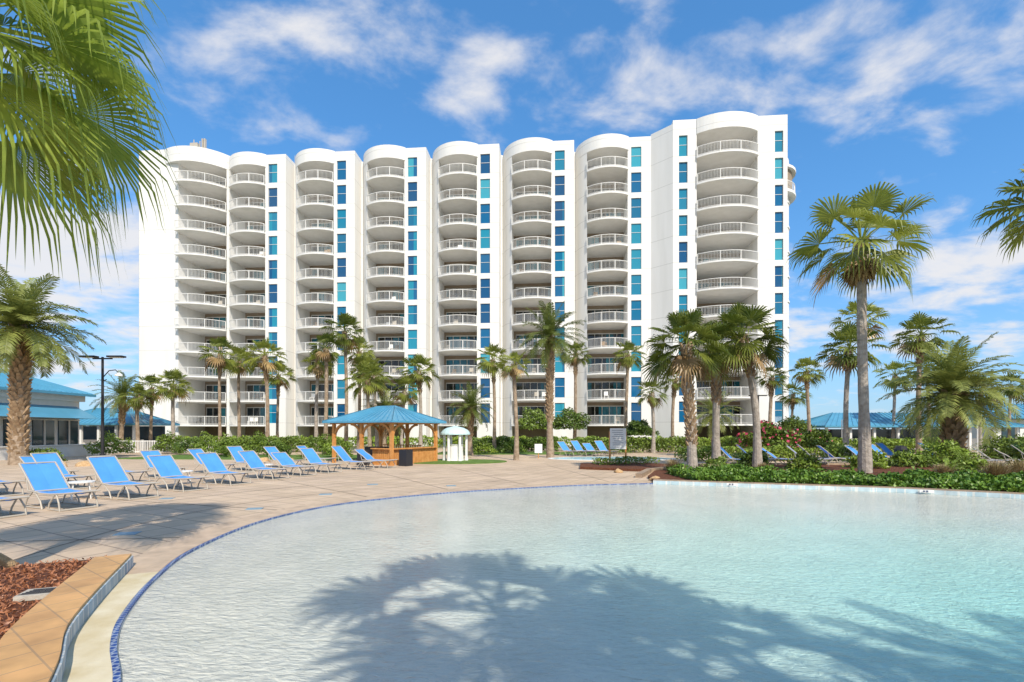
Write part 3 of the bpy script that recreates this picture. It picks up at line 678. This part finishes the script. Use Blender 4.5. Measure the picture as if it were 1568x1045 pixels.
wd.box((-GW*.6,GD,.55),(GW*.7,.05,.06)); wd.box((-GW*.6,GD,.95),(GW*.7,.06,.06))
for i in range(16): wd.box((-GW*.27-i*.19,GD,.5),(.04,.04,.9))
e=.45; z0,z1=2.34,3.22; x0,x1,y0,y1=-GW-e,e,-e,GD+e; ry=GD/2; ra,rb=-GW/2-.7,-GW/2+.7
V=[(x0,y0,z0),(x1,y0,z0),(x1,y1,z0),(x0,y1,z0),(ra,ry,z1),(rb,ry,z1)]
rf.add(V,[(0,1,5,4),(1,2,5),(2,3,4,5),(3,0,4),(3,2,1,0)])
rf.add([(a,b,c-.09) for a,b,c in V[:4]]+V[:4],[(0,1,5,4),(1,2,6,5),(2,3,7,6),(3,0,4,7),(3,2,1,0)])
def seams(mb,a,b,c,d,n):
    a,b,c,d=map(Vector,(a,b,c,d))
    for i in range(n+1):
        t=i/n; mb.beam(a+(b-a)*t+UP*.02,d+(c-d)*t+UP*.02,.035,.05)
seams(rf,V[0],V[1],V[5],V[4],13);seams(rf,V[2],V[3],V[4],V[5],13);seams(rf,V[1],V[2],V[5],V[5],9);seams(rf,V[3],V[0],V[4],V[4],9)
dk.box((-GW*.62,GD*.45,.45),(1.2,.7,.9)); dk.box((.75,.25,.42),(.5,.5,.84)); dk.box((-GW*.35,-.5,.4),(.45,.45,.8))
wd.obj('timber_frame',[M['wood']],gz);rf.obj('metal_roof',[M['roof']],gz); dk.obj('grill_and_bins',[M['darkmetal']],gz)

# ---------------------------------------------------------------- low buildings
def hiproof(mb,x0,x1,y0,y1,z0,z1,ins,n=20):
    ry=(y0+y1)/2; V=[(x0,y0,z0),(x1,y0,z0),(x1,y1,z0),(x0,y1,z0),(x0+ins,ry,z1),(x1-ins,ry,z1)]
    mb.add(V,[(0,1,5,4),(1,2,5),(2,3,4,5),(3,0,4),(3,2,1,0)])
    mb.add([(a,b,c-.15) for a,b,c in V[:4]]+V[:4],[(0,1,5,4),(1,2,6,5),(2,3,7,6),(3,0,4,7),(3,2,1,0)])
    seams(mb,V[0],V[1],V[5],V[4],n); seams(mb,V[1],V[2],V[5],V[5],n//2); seams(mb,V[3],V[0],V[4],V[4],n//2)
cb=empty('clubhouse_building'); w=MB();r=MB();g=MB()
w.box((-43,33,2.3),(18,10,4.6)); w.box((-33.9,33,4.35),(.3,10.5,.5))
r.add([(-33.3,27.2,4.7),(-33.3,38.6,4.7),(-39,36.6,6.6),(-39,29,6.6),(-52,38.6,4.7),(-52,27.2,4.7)],[(0,1,2,3),(1,4,2),(0,3,5),(3,2,4,5)])
r.box((-33.25,32.9,4.6),(.12,11.4,.18))
for i in range(26):
    y=27.4+i*.44; yt=29+(y-27.2)/11.4*7.6; r.beam((-33.3,y,4.73),(-39,yt,6.63),.04,.06)
for i in range(5):
    yy=29.2+i*1.95; g.box((-33.97,yy,1.55),(.1,1.6,2.1)); w.box((-33.9,yy,1.55),(.12,.07,2.1)); w.box((-33.9,yy,.45),(.14,1.75,.08)); w.box((-33.9,yy,2.64),(.14,1.75,.08))
r.add([(-33.98,27.8,3.7),(-33.98,37.7,3.7),(-32.2,37.7,2.75),(-32.2,27.8,2.75),(-33.98,27.8,2.75),(-33.98,37.7,2.75)],[(0,1,2,3),(0,3,4),(1,5,2)])
w.box((-31.5,33,.4),(.25,10,.8)); w.box((-31.5,33,.82),(.4,10.1,.06))
w.obj('walls',[M['wallc']],cb);r.obj('metal_roof',[M['roof']],cb);g.obj('windows',[M['glassdk']],cb)
pv=empty('poolside_pavilion'); w=MB();r=MB();g=MB()
hiproof(r,-43,-34,43.5,49.5,2.5,4.0,3,20)
for i in range(6): w.box((-42.4+i*1.6,44,1.2),(.18,.18,2.4))
g.box((-38.5,48,1.15),(8,.2,2.3)); w.box((-38.5,45.2,.5),(8,.2,1.0))
w.obj('posts',[M['white']],pv);r.obj('metal_roof',[M['roof']],pv);g.obj('back_wall',[M['glassdk']],pv)
pb=empty('pool_bar_building'); w=MB();r=MB();g=MB()
hiproof(r,28.5,47,44,51,2.3,3.6,3,36); hiproof(r,48,70,48,58,3.2,4.8,4,34)
for i in range(9): w.box((29+i*2.2,44.6,1.1),(.2,.2,2.2))
w.box((37.5,46,.55),(17,.2,1.1)); g.box((37.5,49.5,1.0),(17,.2,2.0)); w.box((59,53,1.5),(20,8,3.0))
for i in range(6): g.box((50.5+i*3,48.95,1.5),(1.8,.06,1.8))
w.obj('posts_and_walls',[M['white']],pb);r.obj('metal_roof',[M['roof']],pb);g.obj('openings',[M['glassdk']],pb)
mb=MB()
for i in range(70): mb.box((-33+i*.13,38.5+i*.01,.55),(.05,.03,1.0))
mb.box((-28.5,38.85,.15),(9.1,.04,.06),.077); mb.box((-28.5,38.85,1.0),(9.1,.04,.06),.077); mb.obj('white_picket_fence',[M['white']])
mb=MB(); mb.add([(29,40,2.6),(33.8,39.5,2.3),(38.5,40,2.7),(38.5,42.5,2.6),(33.8,42,2.4),(29,42.5,2.8)],[(0,1,4,5),(1,2,3,4)]); 
for x,y in((29,40),(38.5,40),(38.5,42.5),(29,42.5)): mb.tube([(x,y,0),(x,y,2.8)],.05,6,1)
mb.obj('blue_shade_sail',[M['blue'],M['white']])
# ---------------------------------------------------------------- lamp post, sign, kiosk
mb=MB(); mb.tube([(0,0,0),(0,0,.4),(0,0,.42),(0,0,6.4)],[.16,.15,.085,.065],10)
mb.box((0,0,6.3),(1.2,.08,.08)); 
for s in(-1,1): mb.box((s*.85,0,6.42),(.95,.38,.1)); mb.box((s*.85,0,6.36),(.7,.3,.03),mi=1)
mb.tube([(0,0,5.1),(.4,0,5.55),(.8,0,5.6),(1.0,0,5.4)],.03,6); mb.tube([(1.0,0,5.42),(1.0,0,5.3),(1.0,0,5.22)],[.06,.2,.22],12,1)
mb.tube([(0,0,4.9),(.25,0,5.0)],.03,6); mb.obj('street_lamp',[M['darkmetal'],M['white']],loc=(-25.4,30,0))
mb=MB(); mb.tube([(0,0,0),(0,0,4.2)],[.07,.05],8); mb.box((-.3,0,4.15),(.6,.2,.06)); mb.box((.3,0,4.15),(.5,.2,.06)); mb.obj('street_lamp',[M['darkmetal']],loc=(16.3,32,0))
mb=MB(); 
for x in(-.42,.42): mb.box((x,0,.9),(.08,.08,1.8),mi=2)
mb.box((0,-.05,1.4),(.85,.04,1.1)); 
for i in range(9): mb.box((random.uniform(-.04,.04),-.075,1.84-i*.11),(.6-.05*(i%3),.01,.018),mi=1)
mb.obj('pool_rules_sign',[M['sign'],M['txt'],M['wood']],loc=(5.6,25.6,0))
mb=MB(); mb.box((0,0,.65),(.5,.04,.6)); mb.tube([(0,.03,0),(0,.03,.9)],.03,6,1); mb.obj('notice_sign',[M['sign'],M['wood']],loc=(1.75,32,0))
def lathe(mb,prof,n=20,mi=0,c=(0,0)):
    k=len(prof); vs=[(c[0]+r*math.cos(2*math.pi*j/n),c[1]+r*math.sin(2*math.pi*j/n),z) for r,z in prof for j in range(n)]
    mb.add(vs,[(i*n+j,i*n+(j+1)%n,(i+1)*n+(j+1)%n,(i+1)*n+j) for i in range(k-1) for j in range(n)],mi)
mb=MB(); lathe(mb,[(.9,1.6),(.88,1.7),(.76,1.86),(.5,2.0),(.15,2.08),(.12,2.1),(.01,2.12)]); lathe(mb,[(.9,1.6),(.75,1.57),(.01,1.57)])
for i in range(6): a=i*math.pi/3; lathe(mb,[(.13,0),(.1,.15),(.08,.3),(.08,1.57)],8,1,(.66*math.cos(a),.66*math.sin(a)))
lathe(mb,[(.55,0),(.5,.1),(.45,.9),(.5,1.0),(.01,1.02)],16,1); mb.obj('domed_shower_kiosk',[M['dome'],M['white']],loc=(-3.4,29,0))
mb=MB(); mb.prism([(6.5+4.2*math.cos(a),31.5+2.1*math.sin(a)) for a in [i*math.pi/12 for i in range(24)]],-.003,.03); 
mb.prism([(6.5+3.9*math.cos(a),31.5+1.85*math.sin(a)) for a in [i*math.pi/12 for i in range(24)]],.025,.036,1); mb.obj('splash_pool',[M['white'],mat('splash_water',(.45,.70,.74),.2,.1,spec=.4)])
mb=MB(); mb.prism([(3.2,22.8),(5.6,21.5),(9,24),(6.5,26.2),(3.6,25.4)],-.002,.12); mb.obj('planting_bed',[M['mulch']])
hedge('low_shrubs',(4.2,24.2),(7.4,25.2),1.0,.35,900,M['shrub'],.07,.1)
strip('bed_edging',[(5.0,18.6),(6.1,21.1),(9.9,24.6),(18,24.7)],0,.25,0,.16,[M['copingb']])
mb=MB(); lathe(mb,[(.3,0),(.32,.8),(.34,.82),(.2,1.0),(.01,1.05)],14); mb.obj('trash_bin',[M['darkmetal']],loc=(20.6,25.6,0))
def side_table(x,y):
    mb=MB(); lathe(mb,[(.01,.46),(.3,.46),(.3,.43),(.01,.43)],16,0)
    for i in range(4): a=i*math.pi/2; mb.tube([(.22*math.cos(a),.22*math.sin(a),.44),(.27*math.cos(a),.27*math.sin(a),0)],.015,6)
    mb.obj('side_table',[M['white']],loc=(x,y,0))
for p in[(-11.5,12.9),(-11.1,16.3),(-10.0,19.6)]: side_table(*p)

# ---------------------------------------------------------------- light, sky, camera
EL=R(43); az=Vector((.4,-.917)).normalized(); sd=Vector((az.x*math.cos(EL),az.y*math.cos(EL),math.sin(EL)))
sun=bpy.data.lights.new('sun','SUN'); sun.energy=4.6; sun.angle=R(.6); sun.color=(1,.92,.79)
so=bpy.data.objects.new('sun',sun); scene.collection.objects.link(so); so.rotation_euler=sd.to_track_quat('Z','Y').to_euler(); so.location=(10,-20,40)
w=bpy.data.worlds.new('World'); scene.world=w; w.use_nodes=True; N=w.node_tree.nodes; L=w.node_tree.links
bg=N['Background']; bg.inputs['Strength'].default_value=.15
sk=N.new('ShaderNodeTexSky'); sk.sky_type='NISHITA'; sk.sun_disc=False; sk.sun_elevation=EL; sk.sun_rotation=math.atan2(az.x,az.y); sk.air_density=1.0; sk.dust_density=.4; sk.ozone_density=1.5
tc=N.new('ShaderNodeTexCoord'); sp=N.new('ShaderNodeSeparateXYZ'); L.new(tc.outputs['Generated'],sp.inputs[0])
zp=math_node(N,L,'MAXIMUM',sp.outputs['Z'],0)
zz=math_node(N,L,'ADD',zp,.22)
cx=math_node(N,L,'DIVIDE',sp.outputs['X'],zz); cy=math_node(N,L,'DIVIDE',sp.outputs['Y'],zz)
cv=N.new('ShaderNodeCombineXYZ'); L.new(cx,cv.inputs[0]); L.new(cy,cv.inputs[1])
mp=N.new('ShaderNodeMapping'); mp.inputs['Rotation'].default_value=(0,0,R(-25)); mp.inputs['Scale'].default_value=(1.0,1.25,1); mp.inputs['Location'].default_value=(2.1,.9,0); L.new(cv.outputs[0],mp.inputs[0])
n1=N.new('ShaderNodeTexNoise'); n1.inputs['Scale'].default_value=4.2; n1.inputs['Detail'].default_value=8; n1.inputs['Roughness'].default_value=.56; n1.inputs['Distortion'].default_value=.2; L.new(mp.outputs[0],n1.inputs['Vector'])
yp=math_node(N,L,'MAXIMUM',sp.outputs['Y'],.05)
u=math_node(N,L,'DIVIDE',sp.outputs['X'],yp); v=math_node(N,L,'DIVIDE',sp.outputs['Z'],yp)
# unseen cloud added behind the viewer to neutralise blue fill light; banks ahead
acc=math_node(N,L,'MINIMUM',math_node(N,L,'MAXIMUM',math_node(N,L,'MULTIPLY',math_node(N,L,'ADD',sp.outputs['Y'],.05),-2.2),0),.85)
for (bu,bv,ru,rv,wt) in [(-.06,.72,.08,.09,.85),(.30,.75,.20,.15,.85),(.95,.78,.34,.09,1.1),(-.45,.82,.32,.10,.65),(-.98,.36,.26,.15,1.35),(.98,.33,.28,.09,1.05),(-.5,.63,.16,.07,.5),(.75,.2,.4,.07,.75),(-.9,.15,.35,.08,.7)]:
    du=math_node(N,L,'DIVIDE',math_node(N,L,'SUBTRACT',u,bu),ru); dv=math_node(N,L,'DIVIDE',math_node(N,L,'SUBTRACT',v,bv),rv)
    d2=math_node(N,L,'ADD',math_node(N,L,'MULTIPLY',du,du),math_node(N,L,'MULTIPLY',dv,dv))
    gsn=math_node(N,L,'MULTIPLY',math_node(N,L,'EXPONENT',math_node(N,L,'MULTIPLY',d2,-.7)),wt)
    acc=math_node(N,L,'MAXIMUM',acc,gsn)
tt=math_node(N,L,'MULTIPLY_ADD',acc,.25,n1.outputs['Fac'])
r=N.new('ShaderNodeValToRGB'); r.color_ramp.interpolation='EASE'; r.color_ramp.elements[0].position=.54; r.color_ramp.elements[1].position=.83; r.color_ramp.elements[1].color=(.93,.93,.93,1); L.new(tt,r.inputs['Fac'])
gm=N.new('ShaderNodeGamma'); gm.inputs['Gamma'].default_value=.65; L.new(sk.outputs[0],gm.inputs['Color'])
tint=N.new('ShaderNodeMix'); tint.data_type='RGBA'; tint.blend_type='MULTIPLY'; tint.inputs['Factor'].default_value=1; tint.inputs['B'].default_value=(.66,1.50,2.35,1); L.new(gm.outputs[0],tint.inputs['A'])
hz=math_node(N,L,'MULTIPLY',math_node(N,L,'POWER',math_node(N,L,'SUBTRACT',1.0,zp),7.5),.75)
mh=N.new('ShaderNodeMix'); mh.data_type='RGBA'; mh.inputs['B'].default_value=(3.9,4.7,5.5,1); L.new(hz,mh.inputs['Factor']); L.new(tint.outputs['Result'],mh.inputs['A'])
mx=N.new('ShaderNodeMix'); mx.data_type='RGBA'; mx.inputs['B'].default_value=(5.8,5.75,5.85,1); L.new(r.outputs[0],mx.inputs['Factor']); L.new(mh.outputs['Result'],mx.inputs['A']); L.new(mx.outputs['Result'],bg.inputs['Color'])

cam=bpy.data.cameras.new('camera'); co=bpy.data.objects.new('camera',cam); scene.collection.objects.link(co); scene.camera=co
co.location=(0,0,1.8); co.rotation_euler=(R(90),0,0); cam.sensor_width=36; cam.lens=17.0; cam.shift_y=.088; cam.clip_end=3000; cam.clip_start=.05
scene.view_settings.view_transform='Standard'; scene.view_settings.look='None'; scene.view_settings.exposure=0
